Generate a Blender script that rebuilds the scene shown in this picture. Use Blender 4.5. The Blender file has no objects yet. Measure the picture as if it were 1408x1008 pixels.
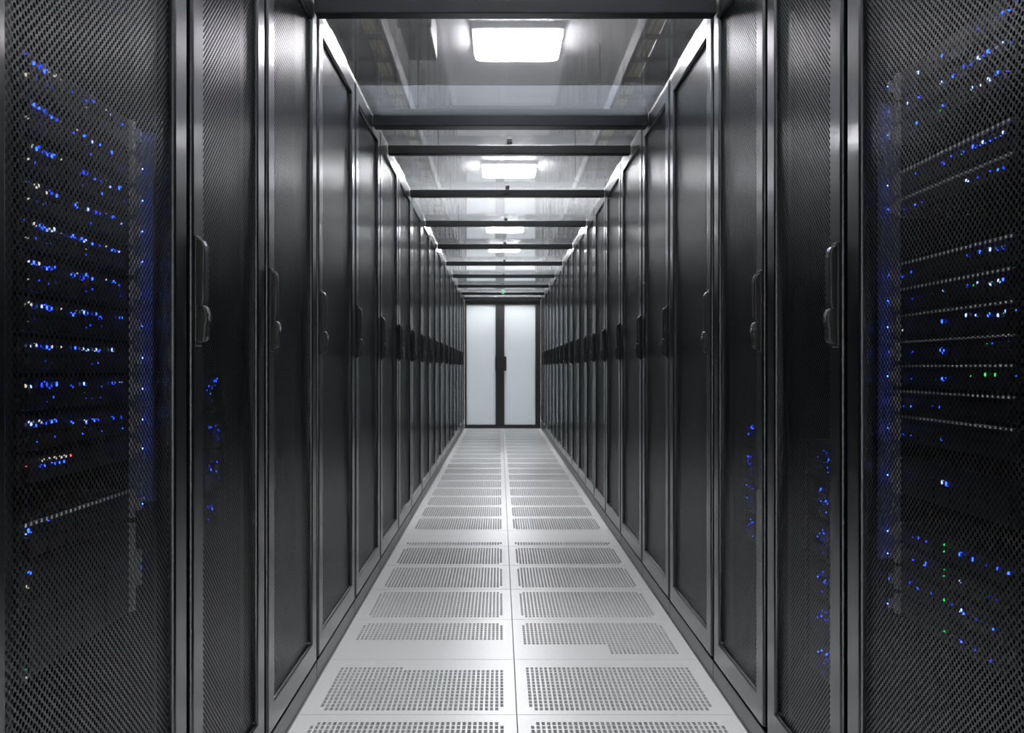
import bpy, bmesh, math, random
from mathutils import Vector

C = bpy.context.scene.collection
SC = bpy.context.scene
random.seed(7)

# ------------------------------------------------------------------ camera, world, exposure
cam_data = bpy.data.cameras.new('camera')
cam = bpy.data.objects.new('camera', cam_data)
C.objects.link(cam)
cam.location = (0, 0, 0.951)
cam.rotation_euler = (math.radians(90), 0, 0)
cam_data.sensor_width = 36.0
cam_data.lens = 36.0 * 1577 / 1408
cam_data.shift_x = 17 / 1408
cam_data.shift_y = 2 / 1408
cam_data.clip_start = 0.02
cam_data.clip_end = 200
cam_data.dof.use_dof = True
cam_data.dof.focus_distance = 2.3
cam_data.dof.aperture_fstop = 16
SC.camera = cam

world = bpy.data.worlds.new('world')
SC.world = world
world.use_nodes = True
bg = world.node_tree.nodes.get('Background') or world.node_tree.nodes.new('ShaderNodeBackground')
bg.inputs[0].default_value = (0.5, 0.55, 0.62, 1)
bg.inputs[1].default_value = 0.02

SC.view_settings.view_transform = 'Standard'
SC.view_settings.look = 'None'
SC.view_settings.exposure = 0.2
SC.view_settings.gamma = 1.0
SC.view_settings.use_curve_mapping = False
try:
    SC.cycles.transparent_max_bounces = 48
    SC.cycles.max_bounces = 14
    SC.cycles.diffuse_bounces = 6
    SC.cycles.glossy_bounces = 6
    SC.cycles.sample_clamp_indirect = 3.0
    SC.cycles.use_denoising = True
except Exception:
    pass

LAMP = 72.0          # radiance of the ceiling light diffusers
LED_GAIN = 1.4

# ------------------------------------------------------------------ materials
def new_mat(name):
    m = bpy.data.materials.new(name)
    m.use_nodes = True
    nt = m.node_tree
    for n in list(nt.nodes):
        nt.nodes.remove(n)
    out = nt.nodes.new('ShaderNodeOutputMaterial')
    return m, nt, out

def principled(name, col, rough=0.5, metal=0.0, spec=0.5, noise=0.0, nscale=8.0, stretch=(1, 1, 1), bump=0.0, rvar=0.0):
    m, nt, out = new_mat(name)
    b = nt.nodes.new('ShaderNodeBsdfPrincipled')
    b.inputs['Base Color'].default_value = (*col, 1)
    b.inputs['Roughness'].default_value = rough
    b.inputs['Metallic'].default_value = metal
    b.inputs['Specular IOR Level'].default_value = spec
    if noise or bump or rvar:
        tc = nt.nodes.new('ShaderNodeTexCoord')
        mp = nt.nodes.new('ShaderNodeMapping')
        mp.inputs['Scale'].default_value = stretch
        nt.links.new(tc.outputs['Object'], mp.inputs['Vector'])
        nz = nt.nodes.new('ShaderNodeTexNoise')
        nz.inputs['Scale'].default_value = nscale
        nz.inputs['Detail'].default_value = 4
        nt.links.new(mp.outputs['Vector'], nz.inputs['Vector'])
        if noise:
            rmp = nt.nodes.new('ShaderNodeMapRange')
            rmp.inputs['From Min'].default_value = 0.3
            rmp.inputs['From Max'].default_value = 0.7
            rmp.inputs['To Min'].default_value = 1 - noise
            rmp.inputs['To Max'].default_value = 1 + noise
            nt.links.new(nz.outputs['Fac'], rmp.inputs['Value'])
            mul = nt.nodes.new('ShaderNodeVectorMath')
            mul.operation = 'SCALE'
            mul.inputs[0].default_value = col
            nt.links.new(rmp.outputs['Result'], mul.inputs['Scale'])
            nt.links.new(mul.outputs['Vector'], b.inputs['Base Color'])
        if rvar:
            r2 = nt.nodes.new('ShaderNodeMapRange')
            r2.inputs['To Min'].default_value = rough - rvar
            r2.inputs['To Max'].default_value = rough + rvar
            nt.links.new(nz.outputs['Fac'], r2.inputs['Value'])
            nt.links.new(r2.outputs['Result'], b.inputs['Roughness'])
        if bump:
            bp = nt.nodes.new('ShaderNodeBump')
            bp.inputs['Strength'].default_value = bump
            bp.inputs['Distance'].default_value = 0.002
            nt.links.new(nz.outputs['Fac'], bp.inputs['Height'])
            nt.links.new(bp.outputs['Normal'], b.inputs['Normal'])
    nt.links.new(b.outputs[0], out.inputs['Surface'])
    return m

def emissive(name, col, strength):
    m, nt, out = new_mat(name)
    e = nt.nodes.new('ShaderNodeEmission')
    e.inputs['Color'].default_value = (*col, 1)
    e.inputs['Strength'].default_value = strength
    if name.startswith('led'):
        m.cycles.emission_sampling = 'NONE'
    nt.links.new(e.outputs[0], out.inputs['Surface'])
    return m

def math_node(nt, op, a=None, b=None, c=None):
    n = nt.nodes.new('ShaderNodeMath')
    n.operation = op
    for i, v in enumerate((a, b, c)):
        if v is None:
            continue
        if isinstance(v, (int, float)):
            n.inputs[i].default_value = v
        else:
            nt.links.new(v, n.inputs[i])
    return n.outputs[0]

def perforated(name, col, rough, pitch_y, pitch_z, radius, spec=0.5, metal=0.0):
    """painted sheet with staggered round holes, in the panel's own y/z coordinates"""
    m, nt, out = new_mat(name)
    b = nt.nodes.new('ShaderNodeBsdfPrincipled')
    b.inputs['Base Color'].default_value = (*col, 1)
    b.inputs['Roughness'].default_value = rough
    b.inputs['Metallic'].default_value = metal
    b.inputs['Specular IOR Level'].default_value = spec
    tr = nt.nodes.new('ShaderNodeBsdfTransparent')
    tc = nt.nodes.new('ShaderNodeTexCoord')
    sp = nt.nodes.new('ShaderNodeSeparateXYZ')
    nt.links.new(tc.outputs['Object'], sp.inputs[0])
    u = math_node(nt, 'DIVIDE', sp.outputs['Y'], pitch_y)
    v = math_node(nt, 'DIVIDE', sp.outputs['Z'], pitch_z)
    def dist(off):
        fu = math_node(nt, 'SUBTRACT', math_node(nt, 'FRACT', math_node(nt, 'ADD', u, off + 100)), 0.5)
        fv = math_node(nt, 'SUBTRACT', math_node(nt, 'FRACT', math_node(nt, 'ADD', v, off + 100)), 0.5)
        return math_node(nt, 'ADD', math_node(nt, 'MULTIPLY', fu, fu), math_node(nt, 'MULTIPLY', fv, fv))
    d = math_node(nt, 'MINIMUM', dist(0.0), dist(0.5))
    solid = math_node(nt, 'GREATER_THAN', d, radius ** 2)
    bp = nt.nodes.new('ShaderNodeBump')
    bp.inputs['Strength'].default_value = 0.5
    bp.inputs['Distance'].default_value = 0.0012
    nt.links.new(math_node(nt, 'MINIMUM', d, 0.25), bp.inputs['Height'])
    nt.links.new(bp.outputs['Normal'], b.inputs['Normal'])
    mx = nt.nodes.new('ShaderNodeMixShader')
    nt.links.new(solid, mx.inputs['Fac'])
    nt.links.new(tr.outputs[0], mx.inputs[1])
    nt.links.new(b.outputs[0], mx.inputs[2])
    nt.links.new(mx.outputs[0], out.inputs['Surface'])
    return m

def thin_glass(name, tint, rough=0.02, f0=0.045, haze=0.0, blur=0.0):
    """clear sheet: see-through with a Fresnel reflection from either face"""
    m, nt, out = new_mat(name)
    tr = nt.nodes.new('ShaderNodeBsdfTransparent')
    tr.inputs['Color'].default_value = (*tint, 1)
    gl = nt.nodes.new('ShaderNodeBsdfGlossy')
    gl.inputs['Roughness'].default_value = rough
    gl.inputs['Color'].default_value = (1, 1, 1, 1)
    geo = nt.nodes.new('ShaderNodeNewGeometry')
    dt = nt.nodes.new('ShaderNodeVectorMath')
    dt.operation = 'DOT_PRODUCT'
    nt.links.new(geo.outputs['Incoming'], dt.inputs[0])
    nt.links.new(geo.outputs['Normal'], dt.inputs[1])
    c = math_node(nt, 'ABSOLUTE', dt.outputs['Value'])
    k = math_node(nt, 'POWER', math_node(nt, 'SUBTRACT', 1.0, c), 5.0)
    f = math_node(nt, 'ADD', math_node(nt, 'MULTIPLY', k, 1 - f0), f0)
    mx = nt.nodes.new('ShaderNodeMixShader')
    nt.links.new(f, mx.inputs['Fac'])
    nt.links.new(tr.outputs[0], mx.inputs[1])
    nt.links.new(gl.outputs[0], mx.inputs[2])
    last = mx
    if blur:
        rf = nt.nodes.new('ShaderNodeBsdfRefraction')
        rf.inputs['Color'].default_value = (*tint, 1)
        rf.inputs['Roughness'].default_value = 0.22
        rf.inputs['IOR'].default_value = 1.3
        m3 = nt.nodes.new('ShaderNodeMixShader')
        m3.inputs['Fac'].default_value = blur
        nt.links.new(tr.outputs[0], m3.inputs[1])
        nt.links.new(rf.outputs[0], m3.inputs[2])
        nt.links.new(m3.outputs[0], mx.inputs[1])
    if haze:
        df = nt.nodes.new('ShaderNodeBsdfTranslucent')
        df.inputs['Color'].default_value = (0.8, 0.82, 0.85, 1)
        m2 = nt.nodes.new('ShaderNodeMixShader')
        m2.inputs['Fac'].default_value = haze
        nt.links.new(mx.outputs[0], m2.inputs[1])
        nt.links.new(df.outputs[0], m2.inputs[2])
        last = m2
    nt.links.new(last.outputs[0], out.inputs['Surface'])
    return m

def frosted(name):
    m, nt, out = new_mat(name)
    t = nt.nodes.new('ShaderNodeBsdfTranslucent')
    t.inputs['Color'].default_value = (0.74, 0.78, 0.81, 1)
    d = nt.nodes.new('ShaderNodeBsdfPrincipled')
    d.inputs['Base Color'].default_value = (0.7, 0.74, 0.77, 1)
    d.inputs['Roughness'].default_value = 0.35
    mx = nt.nodes.new('ShaderNodeMixShader')
    mx.inputs['Fac'].default_value = 0.4
    nt.links.new(t.outputs[0], mx.inputs[1])
    nt.links.new(d.outputs[0], mx.inputs[2])
    nt.links.new(mx.outputs[0], out.inputs['Surface'])
    return m

M = {}
M['frame'] = principled('door_frame_paint', (0.043, 0.045, 0.05), 0.285, 1.0, 0.5, noise=0.08, nscale=3, stretch=(1, 1, 0.1))
_b = M['frame'].node_tree.nodes['Principled BSDF']
_b.inputs['Coat Weight'].default_value = 0.7
_b.inputs['Coat Roughness'].default_value = 0.14
_b.inputs['Coat IOR'].default_value = 1.75
M['body'] = principled('cabinet_paint', (0.007, 0.0073, 0.008), 0.45)
M['plinth'] = principled('plinth_paint', (0.055, 0.055, 0.058), 0.3, 1.0)
M['mesh'] = perforated('perforated_door_steel', (0.085, 0.087, 0.092), 0.28, 0.016, 0.012, 0.305, 0.5, 1.0)
M['handle'] = principled('handle_plastic', (0.008, 0.008, 0.009), 0.34)
M['chrome'] = principled('lock_metal', (0.3, 0.31, 0.33), 0.3, 1.0)
M['filler'] = principled('filler_painted_led_glow', (0.26, 0.31, 0.52), 0.4)  # blue glow of the server LEDs is put into this colour
M['chassis'] = principled('server_steel', (0.008, 0.0083, 0.009), 0.45, 0.0, 0.25)
M['bezel'] = principled('server_bezel_plastic', (0.004, 0.0042, 0.0047), 0.45, 0, 0.2)
M['caddy'] = principled('drive_caddy_plastic', (0.009, 0.0094, 0.0105), 0.42, 0, 0.25)
M['lip'] = principled('bare_steel_lip', (0.6, 0.61, 0.63), 0.35)
M['ear'] = principled('rack_ear_metal', (0.55, 0.56, 0.58), 0.4)
M['tile'] = principled('floor_tile_laminate', (0.66, 0.66, 0.655), 0.3, 0, 0.5, noise=0.03, nscale=60)
M['pan'] = principled('plenum_grey', (0.17, 0.17, 0.17), 0.8)
M['floor'] = principled('plain_floor_laminate', (0.78, 0.78, 0.78), 0.4, noise=0.03, nscale=3)
M['wall'] = principled('wall_paint', (0.82, 0.83, 0.84), 0.7, noise=0.02, nscale=3)
M['ceiling'] = principled('ceiling_paint', (0.9, 0.91, 0.92), 0.42, noise=0.025, nscale=0.9)
M['beam'] = principled('roof_frame_paint', (0.006, 0.0065, 0.0075), 0.29, 0.0, 0.25)
M['clear'] = thin_glass('clear_roof_sheet', (0.93, 0.945, 0.97), 0.03, haze=0.07)
M['smoked'] = thin_glass('smoked_roof_sheet', (0.60, 0.60, 0.62), 0.06, haze=0.025)
M['blueclear'] = thin_glass('blue_tinted_roof_sheet', (0.84, 0.88, 0.96), 0.03, haze=0.12)
M['frosted'] = frosted('frosted_door_glass')
M['doorframe'] = principled('end_door_paint', (0.014, 0.015, 0.016), 0.4)
M['tray'] = principled('galvanised_tray', (0.035, 0.036, 0.04), 0.6, 0.0, 0.2)
M['duct'] = principled('duct_grey', (0.12, 0.12, 0.125), 0.5)
M['yellow'] = principled('yellow_cable', (0.55, 0.5, 0.22), 0.5)
M['housing'] = principled('lamp_housing', (0.75, 0.75, 0.76), 0.4)
M['lamp'] = emissive('lamp_diffuser', (1.0, 0.985, 0.965), LAMP)
M['led_blue'] = emissive('led_blue', (0.02, 0.075, 1.0), 3.6 * LED_GAIN)
M['led_dim'] = emissive('led_blue_dim', (0.02, 0.06, 1.0), 1.1 * LED_GAIN)
M['led_pale'] = emissive('led_pale_blue', (0.3, 0.45, 1.0), 1.5 * LED_GAIN)
M['led_white'] = emissive('led_white', (0.9, 0.88, 0.78), 0.5 * LED_GAIN)
M['led_green'] = emissive('led_green', (0.03, 0.75, 0.16), 0.8 * LED_GAIN)
M['led_side'] = emissive('added_side_glow_blue', (0.03, 0.09, 1.0), 22.0 * LED_GAIN)  # added emitter that throws blue onto the filler panel
M['led_red'] = emissive('led_red', (1.0, 0.15, 0.2), 0.9 * LED_GAIN)

# ------------------------------------------------------------------ helpers
def add_box(bm, a, b):
    x0, x1 = sorted((a[0], b[0])); y0, y1 = sorted((a[1], b[1])); z0, z1 = sorted((a[2], b[2]))
    v = [bm.verts.new(p) for p in ((x0, y0, z0), (x1, y0, z0), (x1, y1, z0), (x0, y1, z0),
                                   (x0, y0, z1), (x1, y0, z1), (x1, y1, z1), (x0, y1, z1))]
    for f in ((0, 3, 2, 1), (4, 5, 6, 7), (0, 1, 5, 4), (1, 2, 6, 5), (2, 3, 7, 6), (3, 0, 4, 7)):
        bm.faces.new([v[i] for i in f])

def bevel_all(bm, w, seg=2):
    bm.normal_update()
    es = [e for e in bm.edges if len(e.link_faces) == 2 and e.calc_face_angle(0) > 0.5]
    bmesh.ops.bevel(bm, geom=es, offset=w, segments=seg, profile=0.5, affect='EDGES')

def mesh_of(bm, name, mat):
    bmesh.ops.recalc_face_normals(bm, faces=bm.faces[:])
    me = bpy.data.meshes.new(name)
    bm.to_mesh(me)
    bm.free()
    me.materials.append(mat)
    return me

def link(name, data, parent=None, loc=(0, 0, 0)):
    o = bpy.data.objects.new(name, data)
    C.objects.link(o)
    o.location = loc
    if parent is not None:
        o.parent = parent
    return o

def box_obj(name, a, b, mat, parent=None, bevel=0.0, seg=2, off=(0, 0, 0), extra=()):
    """boxes given in world coordinates; off = world location of the parent"""
    bm = bmesh.new()
    o = Vector(off)
    add_box(bm, Vector(a) - o, Vector(b) - o)
    for (p, q) in extra:
        add_box(bm, Vector(p) - o, Vector(q) - o)
    if bevel:
        bevel_all(bm, bevel, seg)
    return link(name, mesh_of(bm, name, mat), parent)

def prism_obj(name, poly, y0, y1, mat, parent, off, bevel=0.0):
    """poly in (x, z) world, extruded along y"""
    bm = bmesh.new()
    o = Vector(off)
    A = [bm.verts.new(Vector((x, y0, z)) - o) for x, z in poly]
    B = [bm.verts.new(Vector((x, y1, z)) - o) for x, z in poly]
    n = len(poly)
    bm.faces.new(A); bm.faces.new(B[::-1])
    for i in range(n):
        bm.faces.new((A[i], B[i], B[(i + 1) % n], A[(i + 1) % n]))
    bmesh.ops.recalc_face_normals(bm, faces=bm.faces[:])
    if bevel:
        bevel_all(bm, bevel, 2)
    return link(name, mesh_of(bm, name, mat), parent)

def empty(name, loc, label, cat, group=None):
    o = bpy.data.objects.new(name, None)
    C.objects.link(o)
    o.location = loc
    o.empty_display_size = 0.1
    o['label'] = label
    o['category'] = cat
    if group:
        o['group'] = group
    return o

def structure(o):
    o['kind'] = 'structure'
    return o

def ordinal(n):
    words = ['first', 'second', 'third', 'fourth', 'fifth', 'sixth', 'seventh', 'eighth', 'ninth', 'tenth', 'eleventh',
             'twelfth', 'thirteenth', 'fourteenth', 'fifteenth', 'sixteenth', 'seventeenth', 'eighteenth', 'nineteenth',
             'twentieth', 'twenty-first', 'twenty-second']
    return words[n - 1]

# ------------------------------------------------------------------ layout
XL, XR = -0.553, 0.647          # door fronts of the left and right rows
XM = (XL + XR) / 2
YEND = 17.95                    # end door plane
CEIL = 3.1
RX = 3.1
YB, YF = -4.0, 25.0
LB = [1.12, 2.05, 2.72, 3.49, 4.40, 5.32, 6.28, 7.22, 8.17, 9.10, 10.0, 10.9, 11.9, 12.95, 13.95, 14.95, 15.95, 16.93, 17.9]
RB = [1.2, 2.157, 2.795, 3.49, 4.38, 5.22, 6.14, 7.02, 7.86, 8.63, 9.46, 10.3, 11.12, 11.93, 12.8, 13.65, 14.5, 15.35,
      16.2, 17.05, 17.9]

# ------------------------------------------------------------------ room shell
bm = bmesh.new()
add_box(bm, (-RX, YB, -0.06), (XL - 0.004, YF, 0))
add_box(bm, (XR + 0.004, YB, -0.06), (RX, YF, 0))
TY0, TP = 3.145 - 3 * 0.595, 0.595
NROW = 28
TY1 = TY0 + NROW * TP
add_box(bm, (XL - 0.004, YB, -0.06), (XR + 0.004, TY0, 0))
add_box(bm, (XL - 0.004, TY1, -0.06), (XR + 0.004, YF, 0))
floor = structure(link('floor', mesh_of(bm, 'floor', M['floor'])))
box_obj('plenum_base', (XL - 0.004, TY0, -0.06), (XR + 0.004, TY1, -0.05), M['pan'], floor)

def tile_mesh(name, mask, mirror):
    """perforated floor tile 0.6 x 0.595 with slots cut through; mask(i,j) -> slot present"""
    W, D, T = 0.6 - 0.003, TP - 0.003, 0.03
    nx, ny = 36, 15
    m0, m1 = 0.046, 0.032          # outer margin, margin at the aisle's centre line
    if mirror:
        m0, m1 = m1, m0
    px = (W - m0 - m1) / nx
    d0, d1 = 0.035, 0.06
    py = (D - d0 - d1) / ny
    xs, ys = [0.0], [0.0]
    for i in range(nx):
        c = m0 + px * (i + 0.5)
        xs += [c - px * 0.31, c + px * 0.31]
    xs.append(W)
    for j in range(ny):
        c = d0 + py * (j + 0.5)
        ys += [c - py * 0.39, c + py * 0.39]
    ys.append(D)
    hole = set()
    for i in range(nx):
        for j in range(ny):
            if (i < 1 or i >= nx - 1) and (j < 1 or j >= ny - 1):
                continue
            if mask(i, j, nx, ny):
                hole.add((2 * i + 1, 2 * j + 1))
    verts, faces, idx = [], [], {}
    def V(i, j, k):
        key = (i, j, k)
        if key not in idx:
            idx[key] = len(verts)
            verts.append((xs[i], ys[j], 0.0 if k == 0 else -T))
        return idx[key]
    for i in range(len(xs) - 1):
        for j in range(len(ys) - 1):
            if (i, j) in hole:
                q = [(i, j), (i + 1, j), (i + 1, j + 1), (i, j + 1)]
                for a, b in zip(q, q[1:] + q[:1]):
                    faces.append((V(*a, 0), V(*b, 0), V(*b, 1), V(*a, 1)))
            else:
                faces.append((V(i, j, 0), V(i + 1, j, 0), V(i + 1, j + 1, 0), V(i, j + 1, 0)))
    I, J = len(xs) - 1, len(ys) - 1
    for i in range(I):
        faces.append((V(i, 0, 0), V(i, 0, 1), V(i + 1, 0, 1), V(i + 1, 0, 0)))
        faces.append((V(i, J, 0), V(i + 1, J, 0), V(i + 1, J, 1), V(i, J, 1)))
    for j in range(J):
        faces.append((V(0, j, 0), V(0, j + 1, 0), V(0, j + 1, 1), V(0, j, 1)))
        faces.append((V(I, j, 0), V(I, j, 1), V(I, j + 1, 1), V(I, j + 1, 0)))
    me = bpy.data.meshes.new(name)
    me.from_pydata(verts, [], faces)
    me.materials.append(M['tile'])
    return me

full = lambda i, j, nx, ny: True
half_back = lambda i, j, nx, ny: j >= ny * 0.45
part_front = lambda i, j, nx, ny: j >= 5 or (i > nx * 0.55 and j >= 1)
trim_back_l = lambda i, j, nx, ny: j < ny - 2 or (j == ny - 2 and i < 14)
trim_back_r = lambda i, j, nx, ny: j < ny - 1
front_strip = lambda i, j, nx, ny: j < 3
back_half2 = lambda i, j, nx, ny: j >= ny * 0.35
TM = {}
def tile(kind, fn, mirror):
    key = (kind, mirror)
    if key not in TM:
        TM[key] = tile_mesh('floor_tile', fn, mirror)
    return TM[key]
for r in range(NROW):
    y = TY0 + r * TP + 0.0015
    for side in (0, 1):
        kind, fn = 'full', full
        if r == 3:
            kind, fn = ('tl', trim_back_l) if side == 0 else ('tr', trim_back_r)
        if r == 4:
            kind, fn = ('hb', half_back) if side == 0 else ('pf', part_front)
        if r == 8:
            kind, fn = 'fs', front_strip
        x = XL + 0.0015 if side == 0 else XM + 0.0015
        link('floor_tile', tile(kind, fn, side == 1), floor, (x, y, 0.0))

ceil_obj = structure(box_obj('ceiling', (-RX, YB, CEIL + 0.02), (RX, YF, CEIL + 0.12), M['ceiling']))
bm = bmesh.new()
add_box(bm, (0, 0, 0), (1.192, 1.192, 0.02))
cp = mesh_of(bm, 'ceiling_panel', M['ceiling'])
for i in range(-2, 2):
    for j in range(24):
        link('ceiling_panel', cp, ceil_obj, (0.075 + i * 1.2, YB + 0.1 + j * 1.2, CEIL))
structure(box_obj('wall_left', (-RX - 0.1, YB, -0.06), (-RX, YF, CEIL + 0.12), M['wall']))
structure(box_obj('wall_right', (RX, YB, -0.06), (RX + 0.1, YF, CEIL + 0.12), M['wall']))
structure(box_obj('wall_back', (-RX - 0.1, YF, -0.06), (RX + 0.1, YF + 0.1, CEIL + 0.12), M['wall']))
structure(box_obj('wall_front', (-RX - 0.1, YB - 0.1, -0.06), (RX + 0.1, YB, CEIL + 0.12), M['wall']))

# ------------------------------------------------------------------ end door of the aisle
DY = YEND
HZ = 1.0 * 1.02
def px2x(px, y): return (px - 687) * y / 1577
def px2z(py, y): return 0.951 + (506 - py) * y / 1577
zt = px2z(413, DY); zb = 0.004
dx0, dxm, dx1 = XL + 0.004, XM - 0.0, XR - 0.004
panes = [(px2x(641.5, DY), px2x(681.5, DY)), (px2x(693.5, DY), px2x(736, DY))]
pz0, pz1 = px2z(584, DY), px2z(419, DY)
mid = (panes[0][1] + panes[1][0]) / 2
spans = [(dx0, mid - 0.001), (mid + 0.001, dx1)]
for k in range(2):
    a, b = spans[k]
    pa, pb = panes[k]
    bm = bmesh.new()
    add_box(bm, (a, DY, zb), (pa, DY + 0.05, zt))
    add_box(bm, (pb, DY, zb), (b, DY + 0.05, zt))
    add_box(bm, (pa, DY, zb), (pb, DY + 0.05, pz0))
    add_box(bm, (pa, DY, pz1), (pb, DY + 0.05, zt))
    d = structure(link('door_%d' % (k + 1), mesh_of(bm, 'door', M['doorframe'])))
    box_obj('frosted_pane', (pa, DY + 0.02, pz0), (pb, DY + 0.028, pz1), M['frosted'], d)
    if k == 0:
        box_obj('meeting_strip', (mid - 0.018, DY - 0.008, zb + 0.01), (mid + 0.018, DY, zt - 0.01), M['doorframe'], d)
        box_obj('pull_handle', (mid - 0.075, DY - 0.035, px2z(510, DY)), (mid - 0.045, DY - 0.02, px2z(490, DY)), M['handle'], d, 0.004,
                extra=[((mid - 0.07, DY - 0.022, px2z(508, DY)), (mid - 0.05, DY, px2z(505, DY))), ((mid - 0.07, DY - 0.022, px2z(495, DY)), (mid - 0.05, DY, px2z(492, DY)))])
    else:
        box_obj('pull_handle', (mid + 0.035, DY - 0.045, px2z(510, DY)), (mid + 0.10, DY - 0.02, px2z(490, DY)), M['handle'], d, 0.006,
                extra=[((mid + 0.05, DY - 0.022, px2z(508, DY)), (mid + 0.07, DY, px2z(505, DY))), ((mid + 0.05, DY - 0.022, px2z(495, DY)), (mid + 0.07, DY, px2z(492, DY)))])
structure(box_obj('trim_1', (XL + 0.004, DY - 0.05, zt + 0.003), (XR - 0.004, DY + 0.1, 2.16), M['doorframe'], None, 0.004))
structure(box_obj('trim_2', (XL - 1.1, DY - 0.02, 0), (XL, DY + 0.06, 2.16), M['body']))
structure(box_obj('trim_3', (XR, DY - 0.02, 0), (XR + 1.1, DY + 0.06, 2.16), M['body']))

# ------------------------------------------------------------------ aisle roof
roof = empty('aisle_roof', (XM, 0.5, 2.0), 'dark framed clear aisle roof spanning between the two cabinet rows', 'roof')
ROFF = (XM, 0.5, 2.0)
def rbox(name, a, b, mat, bevel=0.0):
    return box_obj(name, a, b, mat, roof, bevel, 2, ROFF)
BEAMS = [0.6, 1.9, 3.39, 4.97, 5.62, 7.02, 8.49, 10.1, 11.74, 13.35, 15.0, 16.5, 17.6]
for y in BEAMS:
    d = 0.06 if y != 4.97 else 0.09
    rbox('cross_beam', (XL + 0.004, y, 2.0), (XR - 0.004, y + d, 2.043 if y != 4.97 else 2.075), M['beam'], 0.004)
for (x0, x1) in ((XL - 0.045, XL - 0.006), (XR + 0.006, XR + 0.045)):
    rbox('side_rail', (x0, 0.55, 2.0565), (x1, YEND - 0.06, 2.072), M['beam'], 0.003)
for k in range(len(BEAMS) - 1):
    y0, y1 = BEAMS[k], BEAMS[k + 1]
    xa, xb = XL + 0.006, XR - 0.006
    if y0 == 3.39:
        rbox('roof_panel', (xa, y0 + 0.01, 2.045), (xb, 4.44, 2.051), M['smoked'])
        rbox('roof_panel', (xa, 4.445, 2.045), (xb, y1 + 0.05, 2.051), M['blueclear'])
    else:
        rbox('roof_panel', (xa, y0 + (0.055 if y0 == 4.97 else 0.032), 2.045), (xb, y1 + (0.05 if y1 == 4.97 else 0.028), 2.051), M['clear'])
    if 4 < y0 < 15:
        for yy in (y0 + 0.12, y1 - 0.12):
            rbox('panel_latch', (XM - 0.012, yy - 0.03, 2.028), (XM + 0.012, yy + 0.03, 2.045), M['handle'], 0.003)

ex = empty('status_lamp', (0.05, 16.48, 2.0), 'small dark sensor box with a green light on the roof beam before the far door', 'sensor')
box_obj('sensor_box', (0.01, 16.46, 2.003), (0.09, 16.498, 2.04), M['handle'], ex, 0.003, 2, (0.05, 16.48, 2.0))
box_obj('green_light', (0.03, 16.452, 2.015), (0.065, 16.4595, 2.03), M['led_green'], ex, 0, 2, (0.05, 16.48, 2.0))

# ------------------------------------------------------------------ ceiling lights
def make_light(x, y, label, group=None):
    t = empty('ceiling_light', (x, y, CEIL), label, 'light', group)
    bm = bmesh.new()
    add_box(bm, (-0.29, -0.33, -0.04), (0.29, 0.33, 0))
    bevel_all(bm, 0.006)
    link('housing', mesh_of(bm, 'housing', M['housing']), t)
    bm = bmesh.new()
    add_box(bm, (-0.275, -0.31, -0.075), (0.275, 0.31, -0.0405))
    ve = [e for e in bm.edges if abs(e.verts[0].co.z - e.verts[1].co.z) > 0.01]
    bmesh.ops.bevel(bm, geom=ve, offset=0.07, segments=4, profile=0.5, affect='EDGES')
    link('diffuser', mesh_of(bm, 'diffuser', M['lamp']), t)
    return t
make_light(0.115, 7.45, 'bright square ceiling light seen through the smoked roof panel nearest the camera')
make_light(0.10, 12.2, 'second square ceiling light from the camera glowing through the clear aisle roof')
make_light(0.08, 17.3, 'square ceiling light high above the far end of the aisle roof')
make_light(0.08, 20.2, 'square ceiling light behind the frosted double door')
make_light(0.08, 2.5, 'square ceiling light above the aisle nearest the camera, out of the top of the view')
for x, nm in ((-2.3, 'left'), (2.35, 'right')):  # lamps added out of view, their bounced light brightens the ceiling
    for k, y in enumerate((0.5, 3.8, 7.1, 10.4, 13.7, 17.0, 20.3)):
        make_light(x, y, 'unseen ceiling light added for bounce behind the %s cabinet row, %s from the camera' % (nm, ordinal(k + 1)))

# ------------------------------------------------------------------ overhead trays and duct
def tray(x0, x1, z, nm, ca, cb):
    off = ((x0 + x1) / 2, 11, z)
    t = empty('cable_tray', off, 'grey ladder cable tray hung above the %s cabinet row' % nm, 'cable tray')
    ya, yb = 2.0, 21.0
    for xx in (x0, x1 - 0.02):
        box_obj('tray_side', (xx, ya, z), (xx + 0.02, yb, z + 0.09), M['tray'], t, 0, 2, off)
    bm = bmesh.new()
    add_box(bm, (x0 + 0.02 - off[0], -0.015, 0.0), (x1 - 0.02 - off[0], 0.015, 0.02))
    me = mesh_of(bm, 'rung', M['tray'])
    for k in range(47):
        link('rung', me, t, (0, ya + 0.2 + k * 0.4 - off[1], 0))
    box_obj('cover', (ca, ya, z + 0.0205), (cb, yb, z + 0.075), M['beam'], t, 0.006, 2, off)
    for k in range(8):
        yy = ya + 0.6 + k * 2.5
        for xx in (x0 + 0.005, x1 - 0.015):
            box_obj('hanger_rod', (xx, yy, z + 0.09), (xx + 0.01, yy + 0.01, CEIL), M['tray'], t, 0, 2, off)
    return t
tray(-0.81, -0.53, 2.5, 'left', -0.79, -0.636)
tray(0.655, 0.96, 2.5, 'right', 0.758, 0.94)
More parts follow.
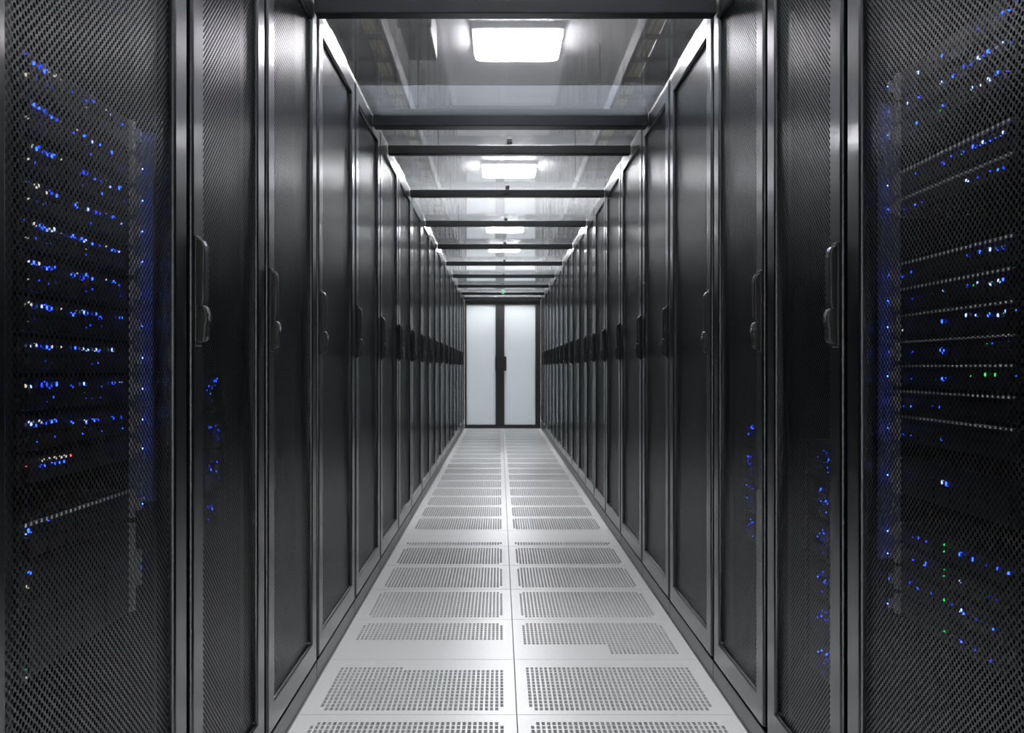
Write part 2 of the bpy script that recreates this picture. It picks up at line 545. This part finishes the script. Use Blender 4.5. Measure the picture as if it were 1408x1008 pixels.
def cable(x, z, y0, y1, amp, r, label):
    n, m = 60, 8
    verts, faces = [], []
    for i in range(n):
        t = i / (n - 1)
        cx = x + amp * math.sin(t * 23 + x * 9)
        for q in range(m):
            a = 2 * math.pi * q / m
            verts.append((cx + r * math.cos(a), y0 + (y1 - y0) * t, z + r * math.sin(a)))
    for i in range(n - 1):
        for q in range(m):
            faces.append((i * m + q, i * m + (q + 1) % m, (i + 1) * m + (q + 1) % m, (i + 1) * m + q))
    faces += [tuple(range(m)), tuple(range((n - 1) * m, n * m))[::-1]]
    me = bpy.data.meshes.new('yellow_cable')
    me.from_pydata(verts, [], faces)
    me.materials.append(M['yellow'])
    for p in me.polygons:
        p.use_smooth = True
    o = link('yellow_cable', me)
    o['label'] = label
    o['category'] = 'cable'
    o['group'] = 'yellow cables in the overhead trays'
for sgn, x0, nm in ((-1, -0.570, 'left'), (1, 0.692, 'right')):
    for k in range(3):
        cable(x0 + sgn * k * 0.026, 2.5205 + 0.0115, 2.3, 20.6, 0.0008, 0.0115,
              '%s yellow cable in the %s overhead tray, counted from the aisle' % (ordinal(k + 1), nm))
off = (-0.44, 4.5, 2.72)
t = empty('air_duct', off, 'flat grey duct hung above the near left part of the aisle roof', 'duct')
box_obj('duct_body', (-0.52, 2.4, 2.72), (-0.36, 6.6, 2.90), M['duct'], t, 0.006, 2, off)
for yy in (2.9, 4.4, 5.9):
    box_obj('duct_flange', (-0.528, yy, 2.71), (-0.352, yy + 0.03, 2.91), M['tray'], t, 0, 2, off)
    for xx in (-0.515, -0.375):
        box_obj('hanger_rod', (xx, yy + 0.01, 2.91), (xx + 0.01, yy + 0.02, CEIL), M['tray'], t, 0, 2, off)

# ------------------------------------------------------------------ cabinets
DT = 0.034          # door thickness
def door_mesh(X, y0, y1, z0, z1, swn, sw, rb, rt, off):
    """door frame: one closed loop with a rectangular opening, rounded edges; X(d) maps depth to world x"""
    bm = bmesh.new()
    o = Vector(off)
    outer = [(y0, z0), (y1, z0), (y1, z1), (y0, z1)]
    inner = [(y0 + swn, z0 + rb), (y1 - sw, z0 + rb), (y1 - sw, z1 - rt), (y0 + swn, z1 - rt)]
    R = []
    for d in (0.0, DT):
        R.append(([bm.verts.new(Vector((X(d), y, z)) - o) for y, z in outer],
                  [bm.verts.new(Vector((X(d), y, z)) - o) for y, z in inner]))
    (of, inf), (ob, inb) = R
    for i in range(4):
        j = (i + 1) % 4
        bm.faces.new((of[i], of[j], inf[j], inf[i]))
        bm.faces.new((ob[j], ob[i], inb[i], inb[j]))
        bm.faces.new((of[j], of[i], ob[i], ob[j]))
        bm.faces.new((inf[i], inf[j], inb[j], inb[i]))
    bmesh.ops.recalc_face_normals(bm, faces=bm.faces[:])
    bevel_all(bm, 0.006, 3)
    return mesh_of(bm, 'door', M['frame'])

RACKS = {}
def make_rack(side, k, y0, y1, label):
    s = -1 if side == 'left' else 1
    xf = XL if side == 'left' else XR
    X = lambda d: xf + s * d
    off = (X(0.5), (y0 + y1) / 2, 0)
    t = empty('server_cabinet', off, label, 'cabinet', '%s row of server cabinets' % side)
    g = 0.019 if k < 2 else 0.024
    w0, w1 = y0 + 0.004, y1 - 0.004
    DEP = 1.0
    box_obj('side_panel', (X(0.042), w0, 0.062), (X(DEP), w0 + 0.012, 2.03), M['body'], t, 0, 2, off)
    box_obj('side_panel', (X(0.042), w1 - 0.012, 0.062), (X(DEP), w1, 2.03), M['body'], t, 0, 2, off)
    box_obj('top_panel', (X(0.038), w0, 2.03), (X(DEP), w1, 2.055), M['body'], t, 0.002, 1, off)
    box_obj('bottom_panel', (X(0.042), w0 + 0.012, 0.062), (X(DEP), w1 - 0.012, 0.075), M['body'], t, 0, 2, off)
    box_obj('back_panel', (X(DEP - 0.015), w0 + 0.012, 0.075), (X(DEP), w1 - 0.012, 2.03), M['body'], t, 0, 2, off)
    box_obj('plinth', (X(0.003), y0 + 0.002, 0.0), (X(DEP - 0.02), y1 - 0.002, 0.058), M['plinth'], t, 0.002, 1, off)
    d0, d1 = y0 + g, y1 - g
    sw = 0.088
    swn = 0.16 if (side == 'left' and k == 0) else sw
    me = door_mesh(X, d0, d1, 0.066, 2.052, swn - 0.012, sw - 0.012, 0.07, 0.068, off)
    door = link('door', me, t)
    box_obj('mesh_panel', (X(0.012), d0 + swn - 0.016, 0.13), (X(0.0132), d1 - sw + 0.016, 1.99), M['mesh'], door, 0, 2, off)
    # swing handle on the near stile
    hy0, hy1 = d0 + 0.005, d0 + 0.037
    box_obj('handle_plate', (X(-0.006), hy0 - 0.003, 0.990), (X(0.002), hy1 + 0.004, 1.192), M['handle'], door, 0.003, 2, off)
    lever = [(0.0, 1.186), (-0.009, 1.186), (-0.015, 1.182), (-0.019, 1.173), (-0.020, 1.162), (-0.019, 1.075), (-0.016, 1.062), (0.0, 1.060)]
    prism_obj('swing_handle', [(X(a), z) for a, z in lever], hy0, hy1, M['handle'], door, off, 0.004)
    lock = [(0.0, 1.058), (-0.014, 1.066), (-0.0205, 1.062), (-0.0245, 1.050), (-0.0245, 1.036), (-0.0215, 1.026), (-0.0215, 1.008), (-0.018, 0.999), (0.0, 0.996)]
    prism_obj('lock_body', [(X(a), z) for a, z in lock], hy0 + 0.001, hy1 - 0.001, M['handle'], door, off, 0.004)
    bm = bmesh.new()
    bmesh.ops.create_cone(bm, cap_ends=True, segments=14, radius1=0.007, radius2=0.0065, depth=0.008)
    bmesh.ops.rotate(bm, verts=bm.verts[:], matrix=__import__('mathutils').Matrix.Rotation(math.pi / 2, 3, 'Y'))
    bmesh.ops.translate(bm, verts=bm.verts[:], vec=Vector((X(-0.0225), (hy0 + hy1) / 2, 1.043)) - Vector(off))
    link('lock_cylinder', mesh_of(bm, 'lock_cylinder', M['chrome']), door)
    RACKS[(side, k)] = (t, X, off)
    return t

for side, B in (('left', LB), ('right', RB)):
    n = len(B) - 1
    for k in range(n):
        if k == 0:
            lab = 'nearest black mesh-door cabinet of the %s row, blue-lit servers inside, at the picture edge' % side
        elif k == n - 1:
            lab = 'farthest black mesh-door cabinet of the %s row, beside the frosted double door' % side
        else:
            lab = '%s black mesh-door cabinet from the camera in the %s row' % (ordinal(k + 1), side)
        make_rack(side, k, B[k], B[k + 1], lab)

# filler panels on both sides of the equipment bay (parts of their cabinets)
BAY = {('left', 0): (1.50, 1.985), ('right', 0): (1.60, 2.105), ('left', 1): (2.14, 2.64), ('left', 2): (2.86, 3.36),
       ('right', 1): (2.23, 2.72), ('right', 2): (2.89, 3.39)}
for key, (b0, b1) in BAY.items():
    t, X, off = RACKS[key]
    B = LB if key[0] == 'left' else RB
    k = key[1]
    y0, y1 = B[k] + 0.018, B[k + 1] - 0.018
    if k == 0:
        za, zb = (0.72, 1.36) if key[0] == 'left' else (0.60, 1.44)  # height range of the painted LED glow; dark body paint above and below
        bo = box_obj('glow_painted_filler_panel', (X(0.046), b1 + 0.003, za), (X(0.092), y1, zb), M['filler'], t, 0.003, 1, off)
        bo['label'] = 'filler panel beside the servers, blue LED glow put into its colour'
        box_obj('filler_panel', (X(0.046), b1 + 0.003, 0.08), (X(0.092), y1, za - 0.002), M['body'], t, 0.003, 1, off)
        box_obj('filler_panel', (X(0.046), b1 + 0.003, zb + 0.002), (X(0.092), y1, 2.02), M['body'], t, 0.003, 1, off)
    else:
        box_obj('filler_panel', (X(0.046), b1 + 0.003, 0.08), (X(0.092), y1, 2.02), M['body'], t, 0.003, 1, off)
    box_obj('filler_panel', (X(0.082), y0, 0.08), (X(0.2), b0 - 0.003, 2.02), M['body'], t, 0.003, 1, off)

# ------------------------------------------------------------------ servers
def led_mesh(mat, r):
    bm = bmesh.new()
    bmesh.ops.create_icosphere(bm, subdivisions=1, radius=r)
    return mesh_of(bm, 'led', mat)
LEDM = {}
def led(parent, col, x, y, z, r, off):
    r = r * (1.0 if col == 'side' else 1.35)
    key = (col, round(r, 4))
    if key not in LEDM:
        LEDM[key] = led_mesh(M['led_' + col], r)
    return link('led', LEDM[key], parent, (x - off[0], y - off[1], z - off[2]))

CAD = {}
def make_server(key, z0, z1, label, leds, group, lip=False, ears=True, caddies=6, front=0.080):
    t0, X, _ = RACKS[key]
    b0, b1 = BAY[key]
    h = z1 - z0
    off = (X(front), (b0 + b1) / 2, z0)
    s = empty('rack_server', off, label, 'server', group)
    box_obj('chassis', (X(front + 0.012), b0 + 0.012, z0 + 0.001), (X(front + 0.62), b1 - 0.012, z1 - 0.001), M['chassis'], s, 0, 2, off)
    box_obj('bezel', (X(front + 0.002), b0 + 0.02, z0 + 0.0025), (X(front + 0.012), b1 - 0.02, z1 - 0.0025), M['bezel'], s, 0.0015, 1, off)
    if caddies:
        ya, yb = b0 + 0.035, b1 - 0.05
        w = (yb - ya) / caddies
        ck = (round(w, 3), round(h, 3), key[0])
        if ck not in CAD:
            bm = bmesh.new()
            sg = 1 if key[0] == 'left' else -1
            add_box(bm, (0, 0.002, 0.006), (sg * 0.004, w - 0.002, h * 0.46))
            add_box(bm, (0, 0.002, h * 0.52), (sg * 0.003, w - 0.002, h * 0.66))
            CAD[ck] = mesh_of(bm, 'drive_caddy', M['caddy'])
        for i in range(caddies):
            link('drive_caddy', CAD[ck], s, (X(front + 0.0018) - off[0], ya + i * w - off[1], 0))
    if ears:
        for (ya, yb) in ((b0, b0 + 0.018), (b1 - 0.018, b1)):
            box_obj('rack_ear', (X(front - 0.004), ya, z0 + 0.003), (X(front + 0.012), yb, z1 - 0.003), M['ear'] if yb == b1 and key[1] == 0 else M['caddy'], s, 0.0015, 1, off,
                    extra=[((X(front - 0.016), ya + 0.005, z0 + 0.3 * h), (X(front - 0.004), yb - 0.005, z1 - 0.3 * h))])
    if lip:
        box_obj('front_lip', (X(front - 0.004), b0 + 0.02, z1 - 0.0045), (X(front + 0.002), b1 - 0.02, z1 - 0.001), M['lip'], s, 0, 2, off)
    if key[1] == 0:
        leds = leds + [(b1 - 0.010, 0.5, 'side', 0.0012)]  # added blue emitter to light the filler panel, not a server indicator
    for (y, fz, col, r) in leds:
        y = min(max(y, b0 + 0.006), b1 - 0.006)
        led(s, col, X(front - (0.001 if col != 'side' else 0.018)), y, z0 + fz * h, r, off)
    return s

# left nearest cabinet: y of a light from its pixel column
yl = lambda px: 993 / (687 - px)
yr = lambda px: 1146 / (px - 687)
rnd = random.Random(11)
G1 = 'servers in the nearest left cabinet'
edges = [47, 111, 170, 228, 283, 339, 399, 458, 516, 571, 629, 677]
zl = lambda y: 0.951 + (506 - y) / 1065
for i in range(11):
    z1_, z0_ = zl(edges[i]), zl(edges[i + 1])
    L = []
    if i < 10:
        for p in (36, 44, 50, 58, 64, 72, 78):
            if rnd.random() < 0.9:
                L.append((yl(p + rnd.uniform(-3, 3)), 0.74 + rnd.uniform(-.05, .05), rnd.choice(['blue', 'blue', 'pale', 'dim', 'white']), rnd.uniform(.0020, .0032)))
        for p in (104, 118, 121, 131, 140, 156, 168):
            if rnd.random() < 0.85:
                L.append((yl(p + rnd.uniform(-3, 3)), 0.68 + rnd.uniform(-.08, .08), rnd.choice(['blue', 'blue', 'dim', 'pale']), rnd.uniform(.0018, .0031)))
        for p in (52, 58, 66, 74, 118, 126, 138, 169):
            if rnd.random() < 0.75:
                L.append((yl(p + rnd.uniform(-3, 3)), 0.32 + rnd.uniform(-.07, .07), rnd.choice(['dim', 'dim', 'blue']), rnd.uniform(.0014, .0022)))
        L.append((yl(39), 0.38, 'white', 0.0036))
        L.append((yl(120), 0.45, 'white', 0.0016))
        for p in (86, 108, 148):
            if rnd.random() < 0.5:
                L.append((yl(p), 0.75, 'white', 0.0013))
    else:
        for p in (58, 64, 73, 78, 84, 90):
            L.append((yl(p), 0.58, 'blue', 0.0021))
        for p in (62, 70, 78, 86, 92):
            L.append((yl(p), 0.75, 'white', 0.0020))
        L += [(yl(99), 0.74, 'red', 0.0018), (yl(39), 0.62, 'red', 0.0022), (yl(40), 0.32, 'white', 0.003)]
    if i == 10:
        lab = 'server with a short double row of white and blue lights in the nearest left cabinet'
    elif i == 0:
        lab = 'topmost black server with blue lights in the nearest left cabinet'
    else:
        lab = '%s server down with blue lights in the nearest left cabinet' % ordinal(i + 1)
    make_server(('left', 0), z0_ + 0.001, z1_ - 0.002, lab, L, G1)
# shelf and lower units
make_server(('left', 0), zl(784), zl(727), 'lower server under a pale steel lip with one blue light, nearest left cabinet',
            [(yl(42), .78, 'blue', .003), (yl(38), .76, 'pale', .002), (yl(69), .9, 'blue', .0018), (yl(39), .45, 'white', .0022)], G1, lip=True)
make_server(('left', 0), zl(955), zl(788), 'tall lowest chassis with a column of small lights, nearest left cabinet',
            [(yl(43), .93, 'blue', .0022), (yl(41), .82, 'white', .0024), (yl(40), .66, 'dim', .0016), (yl(40), .57, 'green', .0012), (yl(41), .46, 'green', .0012),
             (yl(30), .30, 'white', .0012), (yl(38), .12, 'green', .0012), (yl(45), .12, 'dim', .0014), (yl(39), .05, 'white', .0014)], G1, caddies=4)

# right nearest cabinet
G2 = 'servers in the nearest right cabinet'
zr = lambda y: 0.951 + (506 - y) / 992
def row(ps, fz, cols, r0=.0019, r1=.0033, p=0.95):
    out = []
    for q in ps:
        if rnd.random() < p:
            out.append((yr(q + rnd.uniform(-2, 2)), fz + rnd.uniform(-.06, .06), rnd.choice(cols), rnd.uniform(r0, r1)))
    return out
BL = ['blue', 'blue', 'pale', 'dim']
full_ps = (1250, 1262, 1296, 1312, 1325, 1338, 1345, 1352, 1362, 1372, 1380, 1388, 1398, 1404)
far_ps = (1330, 1345, 1362, 1374, 1382, 1392, 1403)
R1 = [
    (-30, 22, row(full_ps, .5, BL, p=.6), False, 'topmost server with blue lights in the nearest right cabinet'),
    (24, 62, row(full_ps, .55, BL + ['pale']) + [(yr(1293), .4, 'green', .0014)], False, 'second server down with blue lights in the nearest right cabinet'),
    (64, 104, row(full_ps, .55, BL, p=.7) + [(yr(1294), .45, 'green', .0016), (yr(1260), .4, 'green', .0012)], False, 'server above a wide dark gap in the nearest right cabinet'),
    (153, 198, row(full_ps, .60, BL, p=.9) + [(yr(q), .6, 'blue', .0019) for q in range(1342, 1408, 7)] + [(yr(1323), .58, 'green', .0016), (yr(1290), .45, 'green', .0014)], True, 'server with a long unbroken line of blue lights under a steel lip, nearest right cabinet'),
    (202, 236, row(far_ps, .5, BL) + row((1245, 1258, 1270), .35, ['dim', 'blue']), True, 'server with pale steel lip just below the long line of blue lights, nearest right cabinet'),
    (317, 360, row(far_ps, .62, ['blue', 'pale', 'blue']) + row((1240, 1255), .45, ['dim']), True, 'server below the second dark gap in the nearest right cabinet'),
    (363, 407, row(far_ps, .62, ['blue', 'pale']) + [(yr(1298), .6, 'pale', .0018), (yr(1254), .5, 'dim', .0018), (yr(1263), .55, 'blue', .0014), (yr(1283), .58, 'green', .001), (yr(1340), .6, 'green', .0016)], True, 'server with scattered blue and green lights, nearest right cabinet, second below its second dark gap'),
    (410, 454, row(far_ps, .62, ['blue', 'pale']) + [(yr(1297), .55, 'blue', .0035), (yr(1255), .4, 'blue', .0018), (yr(1242), .35, 'white', .0016)], True, 'server with one large blue light and a white one, upper of three, nearest right cabinet'),
    (457, 497, row((1388, 1405), .65, ['pale', 'blue']) + [(yr(1296), .5, 'blue', .0033), (yr(1299), .38, 'blue', .0026), (yr(1255), .45, 'dim', .002), (yr(1356), .65, 'green', .0020), (yr(1364), .66, 'dim', .002)], True, 'server with one large blue light and one green, middle of three, nearest right cabinet'),
    (500, 542, row((1390, 1405), .6, ['pale', 'blue']) + [(yr(1298), .42, 'blue', .0036), (yr(1288), .42, 'dim', .002), (yr(1255), .4, 'dim', .002), (yr(1357), .62, 'green', .003), (yr(1369), .62, 'green', .0022), (yr(1336), .55, 'green', .0014)], True, 'server with one large blue light and two green, lower of three, nearest right cabinet'),
    (545, 587, [(yr(1254), .33, 'blue', .002), (yr(1293), .4, 'blue', .002), (yr(1284), .42, 'dim', .0018), (yr(1242), .3, 'dim', .0018), (yr(1404), .5, 'green', .0016)], True, 'server with two small blue lights just under the green-lit one, nearest right cabinet'),
    (590, 640, [(yr(1254), .33, 'blue', .0018), (yr(1296), .35, 'blue', .0024), (yr(1242), .3, 'dim', .0018), (yr(1276), .3, 'dim', .0012)], True, 'taller server with two small blue lights above the dark gap, nearest right cabinet'),
    (665, 735, [(yr(1297), .62, 'pale', .0030), (yr(1302), .6, 'blue', .0032), (yr(1304), .6, 'blue', .003)], False, 'dark chassis with one bright double blue light, nearest right cabinet'),
    (783, 820, [(yr(1299.5), .75, 'green', .0018), (yr(1299.5), .45, 'green', .0018), (yr(1322), .62, 'blue', .003), (yr(1338), .6, 'blue', .0026), (yr(1357), .6, 'dim', .002), (yr(1371), .62, 'blue', .0024), (yr(1388), .6, 'blue', .003), (yr(1406), .6, 'blue', .002)] + row((1255, 1262, 1275), .6, ['dim'], p=1), False, 'uppermost of four low servers with two green dots, nearest right cabinet'),
    (822, 862, [(yr(1299.5), .72, 'green', .0018), (yr(1298.5), .45, 'green', .0015), (yr(1321), .55, 'pale', .0022), (yr(1360), .5, 'dim', .0016), (yr(1372), .5, 'dim', .002), (yr(1389), .5, 'dim', .0024)] + row((1257, 1274), .6, ['dim', 'blue'], p=1), False, 'second of the four low servers, dim blue row beside green dots, nearest right cabinet'),
    (864, 910, [(yr(1299.5), .62, 'green', .0022), (yr(1310), .6, 'dim', .0018), (yr(1323), .55, 'pale', .0032), (yr(1325), .5, 'blue', .003), (yr(1343), .52, 'dim', .002), (yr(1367), .5, 'blue', .0018), (yr(1389), .5, 'blue', .0022), (yr(1405), .5, 'blue', .0022)] + row((1253, 1263, 1281), .55, ['dim', 'blue'], p=1), False, 'third of the four low servers with the brightest pale blue light, nearest right cabinet'),
    (912, 954, [(yr(1300), .55, 'green', .0024), (yr(1296), .75, 'green', .0012), (yr(1322), .52, 'blue', .0026), (yr(1341), .5, 'dim', .002), (yr(1364), .45, 'dim', .0022), (yr(1389), .4, 'dim', .0016)], False, 'lowest server of the nearest right cabinet with a green and a blue light'),
]
for (ya, yb, L, lip, lab) in R1:
    make_server(('right', 0), zr(yb), zr(ya), lab, L, G2, lip=lip)

# second and third cabinets: servers whose lights glimmer through the doors
def dim_servers(key, zs, ys, grp, where, col=('blue', 'dim', 'dim')):
    for i, z in enumerate(zs):
        L = []
        for q in range(13):
            L.append((ys[0] + rnd.random() * (ys[1] - ys[0]), rnd.uniform(.2, .8), rnd.choice(col), rnd.uniform(.0013, .0023)))
        make_server(key, z, z + 0.085, '%s server down with faint blue lights behind the mesh door of the %s' % (ordinal(i + 1), where), L, grp)
dim_servers(('left', 1), (0.86, 0.77, 0.68, 0.59), (2.46, 2.58), 'servers in the second left cabinet', 'second left cabinet')
dim_servers(('left', 2), (0.78, 0.69, 0.60), (2.95, 3.2), 'servers in the third left cabinet', 'third left cabinet', ('dim',))
dim_servers(('right', 1), (0.70, 0.61, 0.52, 0.43, 0.34, 0.25), (2.53, 2.62), 'servers in the second right cabinet', 'second right cabinet')
dim_servers(('right', 2), (0.72, 0.63, 0.54, 0.45), (3.28, 3.38), 'servers in the third right cabinet', 'third right cabinet')
